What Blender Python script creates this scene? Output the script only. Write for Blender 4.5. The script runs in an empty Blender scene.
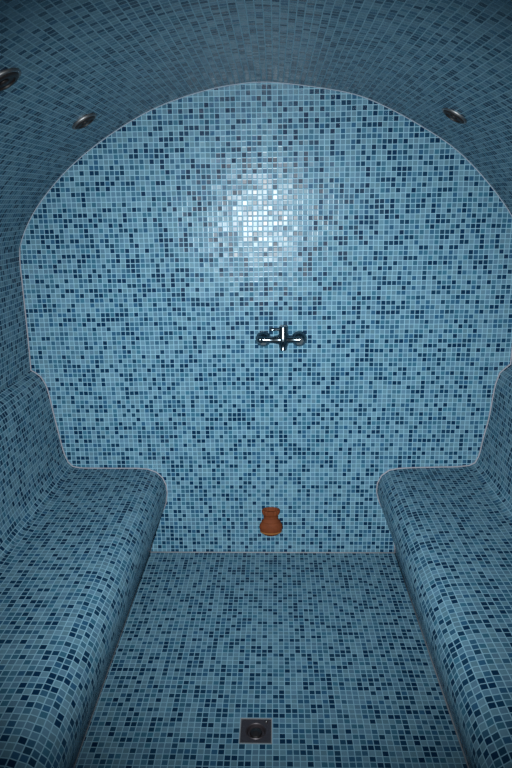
import bpy, bmesh, math, random
from mathutils import Vector, Matrix
random.seed(7)
S = bpy.context.scene
COL = S.collection
T = 0.0215          # mosaic pitch (tile + joint)
DEPTH = -3.45       # the room runs from the end wall (y=0) to here
UP = Vector((0, 0, 1))

# ------------------------------------------------------------------ materials
class NT:
    def __init__(s, name):
        s.m = bpy.data.materials.new(name); s.m.use_nodes = True
        s.t = s.m.node_tree; s.n = s.t.nodes; s.n.clear()
        s.out = s.n.new('ShaderNodeOutputMaterial'); s.b = s.n.new('ShaderNodeBsdfPrincipled')
        s.t.links.new(s.b.outputs[0], s.out.inputs[0])
    def new(s, t, **kw):
        n = s.n.new(t)
        for k, v in kw.items(): setattr(n, k, v)
        return n
    def set(s, sock, v):
        if isinstance(v, bpy.types.NodeSocket): s.t.links.new(v, sock)
        else: sock.default_value = v
    def math(s, op, a, b=0.0, c=0.0):
        n = s.new('ShaderNodeMath', operation=op)
        for i, v in enumerate((a, b, c)): s.set(n.inputs[i], v)
        return n.outputs[0]
    def vm(s, op, a, b=(0, 0, 0), sc=None):
        n = s.new('ShaderNodeVectorMath', operation=op)
        s.set(n.inputs[0], a); s.set(n.inputs[1], b)
        if sc is not None: s.set(n.inputs['Scale'], sc)
        return n.outputs[0]
    def mix(s, f, a, b):
        n = s.new('ShaderNodeMix', data_type='RGBA')
        s.set(n.inputs['Factor'], f); s.set(n.inputs['A'], a); s.set(n.inputs['B'], b)
        return n.outputs['Result']
    def mapr(s, v, a, b, c, d, smooth=False):
        n = s.new('ShaderNodeMapRange')
        if smooth: n.interpolation_type = 'SMOOTHSTEP'
        for i, x in enumerate((v, a, b, c, d)): s.set(n.inputs[i], x)
        return n.outputs[0]

ALB = .30
def rgb(h):                                   # sRGB 0..255 -> linear
    return tuple((c/255/12.92 if c/255 <= .04045 else ((c/255+.055)/1.055)**2.4) for c in h) + (1,)

def mosaic(name='glass_mosaic', tilt=.052):
    k = NT(name)
    uv = k.new('ShaderNodeUVMap', uv_map='UVMap').outputs[0]
    wob = k.new('ShaderNodeTexNoise', noise_dimensions='2D'); wob.inputs['Scale'].default_value = .11
    k.set(wob.inputs['Vector'], uv)
    uvw = k.vm('ADD', uv, k.vm('SCALE', k.vm('SUBTRACT', wob.outputs['Color'], (.5, .5, .5)), sc=.22))
    cell = k.vm('FLOOR', uvw)
    wn = k.new('ShaderNodeTexWhiteNoise', noise_dimensions='2D'); k.set(wn.inputs['Vector'], cell)
    wn2 = k.new('ShaderNodeTexWhiteNoise', noise_dimensions='2D'); k.set(wn2.inputs['Vector'], k.vm('ADD', cell, (137.0, 71.0, 0)))
    # which of the glass colours this tile is
    r = k.new('ShaderNodeValToRGB'); r.color_ramp.interpolation = 'CONSTANT'
    cols = [(0.0, (40, 76, 108)), (.10, (32, 64, 98)), (.195, (50, 88, 118)), (.235, (76, 120, 152)),
            (.32, (84, 134, 162)), (.40, (70, 114, 150)), (.47, (94, 140, 168)), (.54, (128, 168, 192)),
            (.69, (120, 160, 188)), (.80, (126, 168, 190)), (.92, (112, 154, 182))]
    el = r.color_ramp.elements
    while len(el) > 1: el.remove(el[-1])
    el[0].position = 0; el[0].color = rgb(cols[0][1])
    for p, c in cols[1:]:
        e = el.new(p); e.color = rgb(c)
    k.set(r.inputs[0], wn.outputs['Value'])
    hsv = k.new('ShaderNodeHueSaturation')
    k.set(hsv.inputs['Color'], r.outputs[0])
    hsv.inputs['Saturation'].default_value = 1.09
    k.set(hsv.inputs['Value'], k.mapr(wn2.outputs['Value'], 0, 1, .88*ALB, 1.12*ALB))
    # joint mask
    fr = k.vm('FRACTION', uvw)
    ab = k.vm('ABSOLUTE', k.vm('SUBTRACT', fr, (.5, .5, .5)))
    sx = k.new('ShaderNodeSeparateXYZ'); k.set(sx.inputs[0], ab)
    mx = k.math('MAXIMUM', sx.outputs[0], sx.outputs[1])
    tile = k.mapr(mx, .41, .455, 1, 0, True)
    gn = k.new('ShaderNodeTexNoise', noise_dimensions='2D'); gn.inputs['Scale'].default_value = .35
    k.set(gn.inputs['Vector'], uv)
    grout = k.mix(gn.outputs['Fac'], rgb((88, 122, 140)), rgb((106, 140, 156)))
    k.set(k.b.inputs['Base Color'], k.mix(tile, grout, hsv.outputs[0]))
    k.set(k.b.inputs['Roughness'], k.mapr(tile, 0, 1, .55, .23))
    k.b.inputs['Specular IOR Level'].default_value = .075
    # each tile sits at its own slight angle, with softened edges
    geo = k.new('ShaderNodeNewGeometry')
    jit = k.vm('SCALE', k.vm('SUBTRACT', wn2.outputs['Color'], (.5, .5, .5)), sc=tilt)
    nrm = k.vm('NORMALIZE', k.vm('ADD', geo.outputs['Normal'], jit))
    bmp = k.new('ShaderNodeBump'); bmp.inputs['Strength'].default_value = .1; bmp.inputs['Distance'].default_value = .002
    k.set(bmp.inputs['Height'], k.mapr(mx, .33, .47, 1, 0, True)); k.set(bmp.inputs['Normal'], nrm)
    k.set(k.b.inputs['Normal'], bmp.outputs[0])
    return k.m

def plain(name, c, rough=.5, metal=0., noise=.12, nscale=60, spec=.5):
    k = NT(name)
    n = k.new('ShaderNodeTexNoise'); n.inputs['Scale'].default_value = nscale
    tc = k.new('ShaderNodeTexCoord'); k.set(n.inputs['Vector'], tc.outputs['Object'])
    a = rgb(c)
    k.set(k.b.inputs['Base Color'], k.mix(n.outputs['Fac'], tuple(v*(1-noise) for v in a[:3])+(1,), tuple(min(1, v*(1+noise)) for v in a[:3])+(1,)))
    k.b.inputs['Roughness'].default_value = rough; k.b.inputs['Metallic'].default_value = metal
    k.b.inputs['Specular IOR Level'].default_value = spec
    return k.m

M_TILE = mosaic()
M_BEAD = plain('pale_grout', (108, 120, 134), .7, noise=.18, nscale=25)
M_BEADS = plain('pale_pink_grout', (110, 111, 120), .75, noise=.2, nscale=20)
M_BEADW = plain('pinkish_grout', (96, 100, 106), .75, noise=.3, nscale=18)
M_CHROME = plain('chrome', (104, 116, 124), .2, 1., .04)
M_CHROMED = plain('dull_chrome', (120, 120, 122), .5, 1., .08)
M_DARK = plain('dark_lens', (24, 20, 20), .5, 0., .2, spec=.2)
M_TERRA = plain('terracotta', (80, 38, 18), .75, 0, .4, 45, spec=.12)
M_TERRAL = plain('pale_terracotta', (100, 62, 28), .7, 0, .3, 60, spec=.15)
M_DRAIN = plain('dark_steel', (52, 46, 51), .45, .5, .25, 80)
M_DRAINB = plain('black_steel', (26, 23, 25), .4, .4, .3, 80)

# ------------------------------------------------------------------ mesh helpers
def link(name, bm, mat, parent=None, smooth=False, angle=None):
    me = bpy.data.meshes.new(name); bm.normal_update(); bm.to_mesh(me); bm.free()
    me.materials.append(mat)
    if smooth:
        for p in me.polygons: p.use_smooth = True
        if angle: me.set_sharp_from_angle(angle=math.radians(angle))
    o = bpy.data.objects.new(name, me); COL.objects.link(o)
    if parent is not None: o.parent = parent
    return o
def structure(o): o['kind'] = 'structure'; return o
def thing(name, label, cat, loc=(0, 0, 0), group=None):
    o = bpy.data.objects.new(name, None); COL.objects.link(o); o.location = loc; o.empty_display_size = .05
    o['label'] = label; o['category'] = cat
    if group: o['group'] = group
    return o

def catmull(pts, seg=.03):
    P = [Vector(p) for p in pts]; out = []
    for i in range(len(P)-1):
        p0 = P[max(i-1, 0)]; p1, p2 = P[i], P[i+1]; p3 = P[min(i+2, len(P)-1)]
        n = max(1, int((p2-p1).length/seg))
        d1, d2, d3 = [max(1e-6, (b-a).length**.5) for a, b in ((p0, p1), (p1, p2), (p2, p3))]
        for j in range(n):
            t = j/n
            m1 = (p2-p1) if i == 0 else ((p1-p0)/d1 - (p2-p0)/(d1+d2) + (p2-p1)/d2)*d2
            m2 = (p2-p1) if i == len(P)-2 else ((p2-p1)/d2 - (p3-p1)/(d2+d3) + (p3-p2)/d3)*d2
            out.append((2*t**3-3*t**2+1)*p1+(t**3-2*t**2+t)*m1+(-2*t**3+3*t**2)*p2+(t**3-t**2)*m2)
    out.append(P[-1]); return out

def extrude_strip(name, prof, uoff, parent=None, back=None, flip=False, smooth=True, y0=0.0):
    """profile (x,z) run along the room; tile coordinates = run along the profile, depth.
    back: more profile points closing the solid behind the tiled face."""
    bm = bmesh.new(); uvl = bm.loops.layers.uv.new('UVMap')
    ys = [y0, DEPTH]
    def sheet(pr, u0):
        s = [u0]
        for a, b in zip(pr[:-1], pr[1:]): s.append(s[-1]+(b-a).length/T)
        rows = [[bm.verts.new((p.x, y, p.y)) for p in pr] for y in ys]
        for i in range(len(pr)-1):
            vs = [rows[0][i], rows[0][i+1], rows[1][i+1], rows[1][i]]
            uv = [(s[i], 0), (s[i+1], 0), (s[i+1], -ys[1]/T), (s[i], -ys[1]/T)]
            if flip: vs.reverse(); uv.reverse()
            f = bm.faces.new(vs)
            for l, c in zip(f.loops, uv): l[uvl].uv = (c[0], c[1])
        return rows
    rows = sheet(prof, uoff)
    if back:
        chain = [prof[-1]]+[Vector(b) for b in back]+[prof[0]]
        sheet(chain, uoff+200)
        bmesh.ops.remove_doubles(bm, verts=bm.verts[:], dist=1e-5)
        for y in ys:
            ring = [v for v in bm.verts if abs(v.co.y-y) < 1e-6]
            es = [e for e in bm.edges if e.is_boundary and all(abs(v.co.y-y) < 1e-6 for v in e.verts)]
            r = bmesh.ops.contextual_create(bm, geom=es)
            for f in r['faces']:
                for l in f.loops: l[uvl].uv = (l.vert.co.x/T+400.5, l.vert.co.z/T)
        bmesh.ops.recalc_face_normals(bm, faces=bm.faces[:])
    return link(name, bm, M_TILE, parent, smooth, 40)

def lathe(prof, n=40, axis=None, wob=None):
    """prof = (radius, height) pairs about z"""
    bm = bmesh.new(); rings = []
    for r, h in prof:
        if r < 1e-6: rings.append([bm.verts.new((0, 0, h))]); continue
        ring = []
        for i in range(n):
            a = 2*math.pi*i/n; rr = r*(wob(a, h) if wob else 1)
            ring.append(bm.verts.new((rr*math.cos(a), rr*math.sin(a), h)))
        rings.append(ring)
    for A, B in zip(rings[:-1], rings[1:]):
        for i in range(n):
            j = (i+1) % n
            if len(A) == 1: bm.faces.new((A[0], B[i], B[j]))
            elif len(B) == 1: bm.faces.new((A[i], A[j], B[0]))
            else: bm.faces.new((A[i], A[j], B[j], B[i]))
    bmesh.ops.recalc_face_normals(bm, faces=bm.faces[:])
    return bm
def orient(bm, direction, loc=(0, 0, 0)):
    q = Vector((0, 0, 1)).rotation_difference(Vector(direction).normalized())
    bmesh.ops.transform(bm, matrix=Matrix.Translation(loc) @ q.to_matrix().to_4x4(), verts=bm.verts[:]); return bm
def tube(pts, r, n=12, cap=True):
    bm = bmesh.new(); P = [Vector(p) for p in pts]; rings = []; up = None
    for i, p in enumerate(P):
        d = (P[min(i+1, len(P)-1)]-P[max(i-1, 0)]).normalized()
        if up is None: up = d.orthogonal().normalized()
        up = (up-d*up.dot(d)).normalized(); s = d.cross(up)
        rr = r[i] if isinstance(r, (list, tuple)) else r
        rings.append([bm.verts.new(p+rr*(math.cos(2*math.pi*k/n)*up+math.sin(2*math.pi*k/n)*s)) for k in range(n)])
    for A, B in zip(rings[:-1], rings[1:]):
        for k in range(n): bm.faces.new((A[k], A[(k+1) % n], B[(k+1) % n], B[k]))
    if cap: bm.faces.new(rings[0][::-1]); bm.faces.new(rings[-1])
    bmesh.ops.recalc_face_normals(bm, faces=bm.faces[:])
    return bm
def torus_bm(R, r, n=40, m=10, sy=1):
    pts = [(R*math.cos(2*math.pi*i/n), R*sy*math.sin(2*math.pi*i/n), 0) for i in range(n)]
    bm = bmesh.new(); rings = []
    for i in range(n):
        a = 2*math.pi*i/n; c = Vector((math.cos(a), math.sin(a), 0))
        rings.append([bm.verts.new(Vector((R*c.x, R*sy*c.y, 0))+r*(math.cos(2*math.pi*k/m)*c+math.sin(2*math.pi*k/m)*UP)) for k in range(m)])
    for i in range(n):
        A, B = rings[i], rings[(i+1) % n]
        for k in range(m): bm.faces.new((A[k], B[k], B[(k+1) % m], A[(k+1) % m]))
    bmesh.ops.recalc_face_normals(bm, faces=bm.faces[:]); return bm

# ------------------------------------------------------------------ room section (x, z), measured on the end wall
L_SEAT = [(-.628, 0), (-.607, .081), (-.583, .158), (-.553, .225), (-.533, .276), (-.526, .325), (-.530, .366), (-.545, .402), (-.573, .430),
          (-.612, .446), (-.66, .450), (-.746, .450), (-.86, .451), (-.940, .453)]
L_CORNER = [(-.940, .453), (-.972, .460), (-.994, .483), (-1.008, .524)]
L_BACK = [(-1.008, .524), (-1.036, .70), (-1.062, .868), (-1.080, .905), (-1.103, .925), (-1.124, .938)]
L_WALL = [(-1.124, .938), (-1.121, 1.08), (-1.119, 1.35), (-1.118, 1.44), (-1.112, 1.49)]
VAULT = [(-1.112, 1.49), (-1.084, 1.556), (-1.017, 1.66), (-.883, 1.80), (-.725, 1.917), (-.508, 2.035), (-.30, 2.102), (-.157, 2.127),
         (-.05, 2.134), (.13, 2.117), (.332, 2.080), (.454, 2.033), (.621, 1.946), (.748, 1.865), (.858, 1.766), (.958, 1.654), (1.001, 1.596), (1.030, 1.545), (1.050, 1.48)]
R_SEAT = [(.583, 0), (.580, .045), (.560, .114), (.538, .180), (.515, .235), (.493, .284), (.481, .331), (.484, .373), (.502, .412), (.535, .438),
          (.577, .447), (.62, .450), (.773, .454), (.86, .456)]
R_CORNER = [(.86, .456), (.908, .462), (.935, .476), (.950, .510)]
R_BACK = [(.950, .510), (.964, .602), (.980, .688), (.9985, .865), (1.012, .912), (1.034, .934), (1.056, .953)]
R_WALL = [(1.056, .953), (1.056, 1.02), (1.056, 1.35), (1.050, 1.48)]
V2 = lambda p: [Vector(q) for q in p]
prof = {}
prof['ls'] = catmull(L_SEAT+L_CORNER[1:2], .025); prof['lb'] = catmull(L_CORNER[1:]+L_BACK[1:], .025)
prof['rs'] = catmull(R_SEAT+R_CORNER[1:2], .025); prof['rb'] = catmull(R_CORNER[1:]+R_BACK[1:], .025)
prof['lw'] = catmull(L_WALL, .03); prof['rw'] = catmull(R_WALL, .03); prof['v'] = catmull(VAULT, .03)

# end wall, cut to the outline of the section (the benches stand in front of it)
def end_wall(name, y, flip, cells=1):
    bm = bmesh.new(); uvl = bm.loops.layers.uv.new('UVMap')
    out = prof['lw']+prof['v'][1:]+prof['rw'][::-1][1:]
    ring = [Vector((-1.124, 0))]+out+[Vector((1.056, 0))]
    vs = [bm.verts.new((p.x, y, p.y)) for p in ring]
    if flip: vs.reverse()
    f = bm.faces.new(vs)
    for l in f.loops: l[uvl].uv = (l.vert.co.x/T+500.35, l.vert.co.z/T+.1)
    bmesh.ops.triangulate(bm, faces=[f])
    return structure(link(name, bm, M_TILE))
end_wall('wall_back', 0.0, False)

structure(extrude_strip('wall_left', prof['lw'], 1000))
structure(extrude_strip('wall_right', prof['rw'], 1100.3, flip=True))
structure(extrude_strip('ceiling', prof['v'], 1200.2))

# floor with the square cut-out of the drain
DX, DY, DS = -.0700, -1.1115, .0535
def floor():
    bm = bmesh.new(); uvl = bm.loops.layers.uv.new('UVMap')
    xs = [-1.124, DX-DS, DX+DS, 1.056]; ys = [DEPTH, DY-DS, DY+DS, 0]
    V = [[bm.verts.new((x, y, 0)) for x in xs] for y in ys]
    for j in range(3):
        for i in range(3):
            if i == 1 and j == 1: continue
            f = bm.faces.new((V[j][i], V[j][i+1], V[j+1][i+1], V[j+1][i]))
            for l in f.loops: l[uvl].uv = ((l.vert.co.x-DX+DS)/T+300.0, (l.vert.co.y-DY+DS)/T+2000.0)
    return structure(link('floor', bm, M_TILE))
floor()

# ------------------------------------------------------------------ benches
for side, s, b, xb, u in (('left', 'ls', 'lb', -1.124, 40.4), ('right', 'rs', 'rb', 1.056, 640.1)):
    lab = ('blue mosaic-tiled bench with sloped backrest along the left wall' if side == 'left' else
           'blue mosaic-tiled bench with sloped backrest along the right wall')
    t = thing('tiled_bench', lab, 'bench', ((-.85 if side == 'left' else .8), DEPTH/2, 0), 'mosaic benches along the walls')
    seat = extrude_strip('seat', prof[s], u, None, back=[(xb, prof[s][-1].y), (xb, 0)], y0=-.0015)
    back = extrude_strip('backrest', prof[b], u+60, None, back=[(xb, prof[b][0].y)], y0=-.0015)
    for o in (seat, back):
        o.parent = t; o.matrix_parent_inverse = Matrix.Translation(-t.location)

# pale joint beads where the end wall meets the rest
def bead(name, pts, r, mat): return structure(link(name, tube(pts, r, 8), mat, None, True))
w3 = lambda pr, y=-.001: [Vector((p.x, y, p.y)) for p in pr]
bead('trim_1', w3(prof['v']), .0030, M_BEAD)
bead('trim_2', w3(prof['ls']+prof['lb'][1:]+prof['lw'][1:]), .0040, M_BEADS)
bead('trim_3', w3(prof['rs']+prof['rb'][1:]+prof['rw'][1:]), .0044, M_BEADS)
bead('trim_4', [Vector((x, -.002, .001)) for x in (-.626, -.3, 0, .3, .582)], .0036, M_BEADW)
bead('trim_5', [Vector((-.627, y, 0)) for y in (0, -1, -2, -3, DEPTH)], .0032, M_BEADW)
bead('trim_6', [Vector((.582, y, 0)) for y in (0, -1, -2, -3, DEPTH)], .0032, M_BEADW)

# ------------------------------------------------------------------ round fittings on the vault
def fitting(px, py, pz, nx, nz, label):
    n = Vector((nx, 0, nz)).normalized()
    t = thing('recessed_spotlight', label, 'light', (px, py, pz), 'steel spotlights on the vault')
    fl = lathe([(0, -.004), (.047, -.004), (.0485, .001), (.0478, .0035), (.0450, .0055), (.0415, .0052), (.040, .003), (0, .003)], 48)
    link('bezel', orient(fl, n), M_CHROMED, t, True, 40)
    dm = lathe([(.0405, .002), (.0400, .0065), (.0370, .0090), (.031, .0100), (.0285, .0095), (.0275, .0065), (.018, .0055), (0, .005)], 48)
    link('shade', orient(dm, n), M_DARK, t, True, 35)
    ln = lathe([(0, .0048), (.012, .0052), (.0135, .0075), (.011, .0098), (.005, .0110), (0, .0112)], 24)
    link('lens', orient(ln, n), M_DARK, t, True)
    q = n.cross(Vector((0, 1, 0)))
    for sgn in (-1, 1):
        tmp = lathe([(0, .0115), (.0020, .0113), (.0022, .0098), (.0022, .006)], 12)
        link('screw', orient(tmp, n, q*sgn*.0435 - n*.0050), M_CHROME, t, True, 40)
    return t
fitting(-.667, -.420, 1.9485, .50, -.87, 'round steel ceiling spotlight on left of vault, the one nearer the end wall')
fitting(-.654, -1.150, 1.9575, .50, -.87, 'round steel ceiling spotlight on the left of vault, cut by the photo edge')
fitting(.622, -.427, 1.945, -.52, -.855, 'round steel ceiling spotlight on the right of the vault')

# ------------------------------------------------------------------ mixer tap on the end wall
TX, TZ = .027, 1.077
t = thing('mixer_tap', 'chrome two-legged wall mixer tap in the middle of the end wall', 'tap', (TX, 0, TZ))
for dx in (-.080, .080):
    fl = lathe([(0, -.002), (.034, -.001), (.0355, .003), (.0345, .011), (.0305, .020), (.024, .028), (.018, .033), (.0155, .036), (.0155, .044), (0, .044)], 40)
    link('flange', orient(fl, (0, -1, 0), (dx, 0, 0)), M_CHROME, t, True, 50)
    nt = lathe([(0, .036), (.019, .036), (.0205, .039), (.0205, .054), (.018, .058), (0, .058)], 6)
    link('union_nut', orient(nt, (0, -1, 0), (dx, 0, 0)), M_CHROME, t)
body = tube([(-.084, -.056, .007), (-.082, -.056, .007), (-.06, -.056, .006), (-.035, -.056, .005), (-.02, -.056, .006), (.02, -.056, .006), (.035, -.056, .005), (.06, -.056, .006), (.082, -.056, .007), (.084, -.056, .007)],
            [.008, .0135, .0125, .0140, .019, .019, .0140, .0125, .0135, .008], 24)
link('body', body, M_CHROME, t, True, 60)
cy = lathe([(0, -.040), (.013, -.040), (.0150, -.037), (.0165, -.026), (.020, -.018), (.0215, -.010), (.0215, .030), (.0195, .034), (.0195, .062), (.017, .068), (0, .070)], 32)
bmesh.ops.translate(cy, verts=cy.verts[:], vec=(.008, -.058, 0))
link('cartridge', cy, M_CHROME, t, True, 40)
link('lever', tube([(.006, -.060, .052), (-.012, -.062, .053), (-.034, -.065, .053), (-.050, -.067, .053), (-.053, -.067, .053)], [.0065, .006, .0055, .0065, .003], 14), M_CHROME, t, True, 60)
link('spout', tube([(.008, -.066, -.004), (.008, -.080, -.012), (.007, -.086, -.024), (.007, -.087, -.036)], [.013, .0125, .012, .0115], 18), M_CHROME, t, True, 60)
link('handle', orient(lathe([(0, 0), (.012, 0), (.0155, .004), (.0165, .012), (.013, .020), (.006, .023), (0, .0235)], 24, wob=lambda a, h: 1+.05*math.cos(6*a)), (-1, 0, 0), (-.083, -.056, .007)), M_CHROME, t, True, 60)

# ------------------------------------------------------------------ terracotta pot low on the end wall
PX = -.0255
t = thing('terracotta_pot', 'small brown terracotta pot fixed low on the end wall', 'pot', (PX, -.034, .112))
pot = lathe([(0, 0), (.018, .0015), (.033, .008), (.046, .021), (.0535, .036), (.0562, .050), (.0545, .063), (.048, .075), (.040, .088), (.0335, .100), (.0320, .112), (.0325, .120),
             (.0375, .126), (.0345, .126), (.029, .118), (.028, .105), (.034, .088), (.030, .06), (0, .05)], 48)
bmesh.ops.scale(pot, verts=pot.verts[:], vec=(1, .62, .93))
link('body', pot, M_TERRA, t, True, 60)
rim = lathe([(.031, .116), (.0365, .119), (.040, .128), (.0415, .142), (.0405, .149), (.037, .150), (.033, .146), (.031, .13), (.031, .116)], 72, wob=lambda a, h: 1+(.05 if h > .125 else 0)*math.cos(14*a))
bmesh.ops.scale(rim, verts=rim.verts[:], vec=(1, .66, .93))
link('rim', rim, M_TERRA, t, True, 60)
for z, r in ((.0835, .0440), (.1065, .0338)):
    rg = torus_bm(r, .0022); bmesh.ops.scale(rg, verts=rg.verts[:], vec=(1, .64, 1)); bmesh.ops.translate(rg, verts=rg.verts[:], vec=(0, 0, z*.93))
    link('band', rg, M_TERRA, t, True)
ft = torus_bm(.0480, .0045); bmesh.ops.scale(ft, verts=ft.verts[:], vec=(1, .66, .93)); bmesh.ops.translate(ft, verts=ft.verts[:], vec=(0, 0, .0250))
o = link('base_ring', ft, M_TERRAL, t, True); o['label'] = 'paler orange ring round the base'

# ------------------------------------------------------------------ floor drain
t = thing('floor_drain', 'small square dark metal drain in the tiled floor', 'drain', (DX, DY, 0))
bm = bmesh.new()
def ringsq(bm, a, b, z0, z1):
    A = [bm.verts.new((sx*a, sy*a, z0)) for sx, sy in ((-1, -1), (1, -1), (1, 1), (-1, 1))]
    B = [bm.verts.new((sx*b, sy*b, z1)) for sx, sy in ((-1, -1), (1, -1), (1, 1), (-1, 1))]
    for i in range(4): bm.faces.new((A[i], A[(i+1) % 4], B[(i+1) % 4], B[i]))
ringsq(bm, DS, DS, -.012, .0008); ringsq(bm, DS, DS-.0035, .0008, .0010); ringsq(bm, DS-.0035, DS-.0035, .0010, -.012)
bmesh.ops.remove_doubles(bm, verts=bm.verts[:], dist=1e-6); bmesh.ops.recalc_face_normals(bm, faces=bm.faces[:])
o = link('frame', bm, M_BEADW, t)
bm = bmesh.new(); n = 48; a = DS-.0035; R0 = .034
sq = []; ci = []; c2 = []; c3 = []; c4 = []
for i in range(n):
    an = 2*math.pi*i/n+math.pi/4; c, s = math.cos(an), math.sin(an); k = a/max(abs(c), abs(s))
    sq.append(bm.verts.new((c*k, s*k, -.0015)))
    ci.append(bm.verts.new((c*R0, s*R0, -.0015))); c2.append(bm.verts.new((c*(R0-.002), s*(R0-.002), .0006)))
    c3.append(bm.verts.new((c*(R0-.0045), s*(R0-.0045), -.0015))); c4.append(bm.verts.new((c*(R0-.007), s*(R0-.007), -.014)))
for A, B in ((sq, ci), (ci, c2), (c2, c3), (c3, c4)):
    for i in range(n): bm.faces.new((A[i], A[(i+1) % n], B[(i+1) % n], B[i]))
bm.faces.new(c4)
bmesh.ops.recalc_face_normals(bm, faces=bm.faces[:])
link('plate', bm, M_DRAIN, t, True, 30)
st = lathe([(.0, -.0135), (.019, -.0135), (.0205, -.009), (.018, -.0045), (.010, -.002), (.004, .0005), (0, .001)], 32)
link('strainer', st, M_DRAINB, t, True, 40)
link('clip', tube([(.032, .034, -.001), (.036, .040, .0035), (.039, .045, -.0005)], .0018, 8), M_CHROMED, t, True)

# ------------------------------------------------------------------ camera
F = 640.0; P = math.radians(15.8); PSI = math.atan(21*math.cos(P)/F); ROLL = math.radians(-.8)
D, H = 2.8189, 1.66424
fw = Vector((-math.sin(PSI)*math.cos(P), math.cos(PSI)*math.cos(P), -math.sin(P)))
r0 = Vector((math.cos(PSI), math.sin(PSI), 0)); u0 = r0.cross(fw)
r = r0*math.cos(ROLL)+u0*math.sin(ROLL); u = u0*math.cos(ROLL)-r0*math.sin(ROLL)
cam = bpy.data.cameras.new('camera'); co = bpy.data.objects.new('camera', cam); COL.objects.link(co)
cam.sensor_fit = 'VERTICAL'; cam.sensor_height = 36; cam.lens = F/768*36; cam.clip_start = .02
m = Matrix((r, u, -fw)).transposed().to_4x4(); m.translation = Vector((0, -D, H)); co.matrix_world = m
S.camera = co

# ------------------------------------------------------------------ light: the flash of the camera, a little left of and below the lens
sp = bpy.data.lights.new('flash', 'SPOT'); so = bpy.data.objects.new('flash', sp); COL.objects.link(so)
so.location = (-.105, -D+.01, H-.13)
aim = Vector((-.02, 0, .90))-so.location
so.rotation_euler = aim.to_track_quat('-Z', 'Y').to_euler()
sp.energy = 770; sp.spot_size = math.radians(77.5); sp.spot_blend = 1.0; sp.shadow_soft_size = .012
sp.color = (.91, .985, .99)
w = bpy.data.worlds.new('world'); S.world = w; w.use_nodes = True
w.node_tree.nodes['Background'].inputs[0].default_value = (.01, .012, .015, 1)

S.view_settings.view_transform = 'Standard'; S.view_settings.look = 'None'
S.view_settings.gamma = 1; S.view_settings.use_curve_mapping = False; S.view_settings.exposure = 0
S.cycles.use_denoising = True
S.cycles.denoising_prefilter = 'ACCURATE'
S.cycles.sample_clamp_indirect = 4
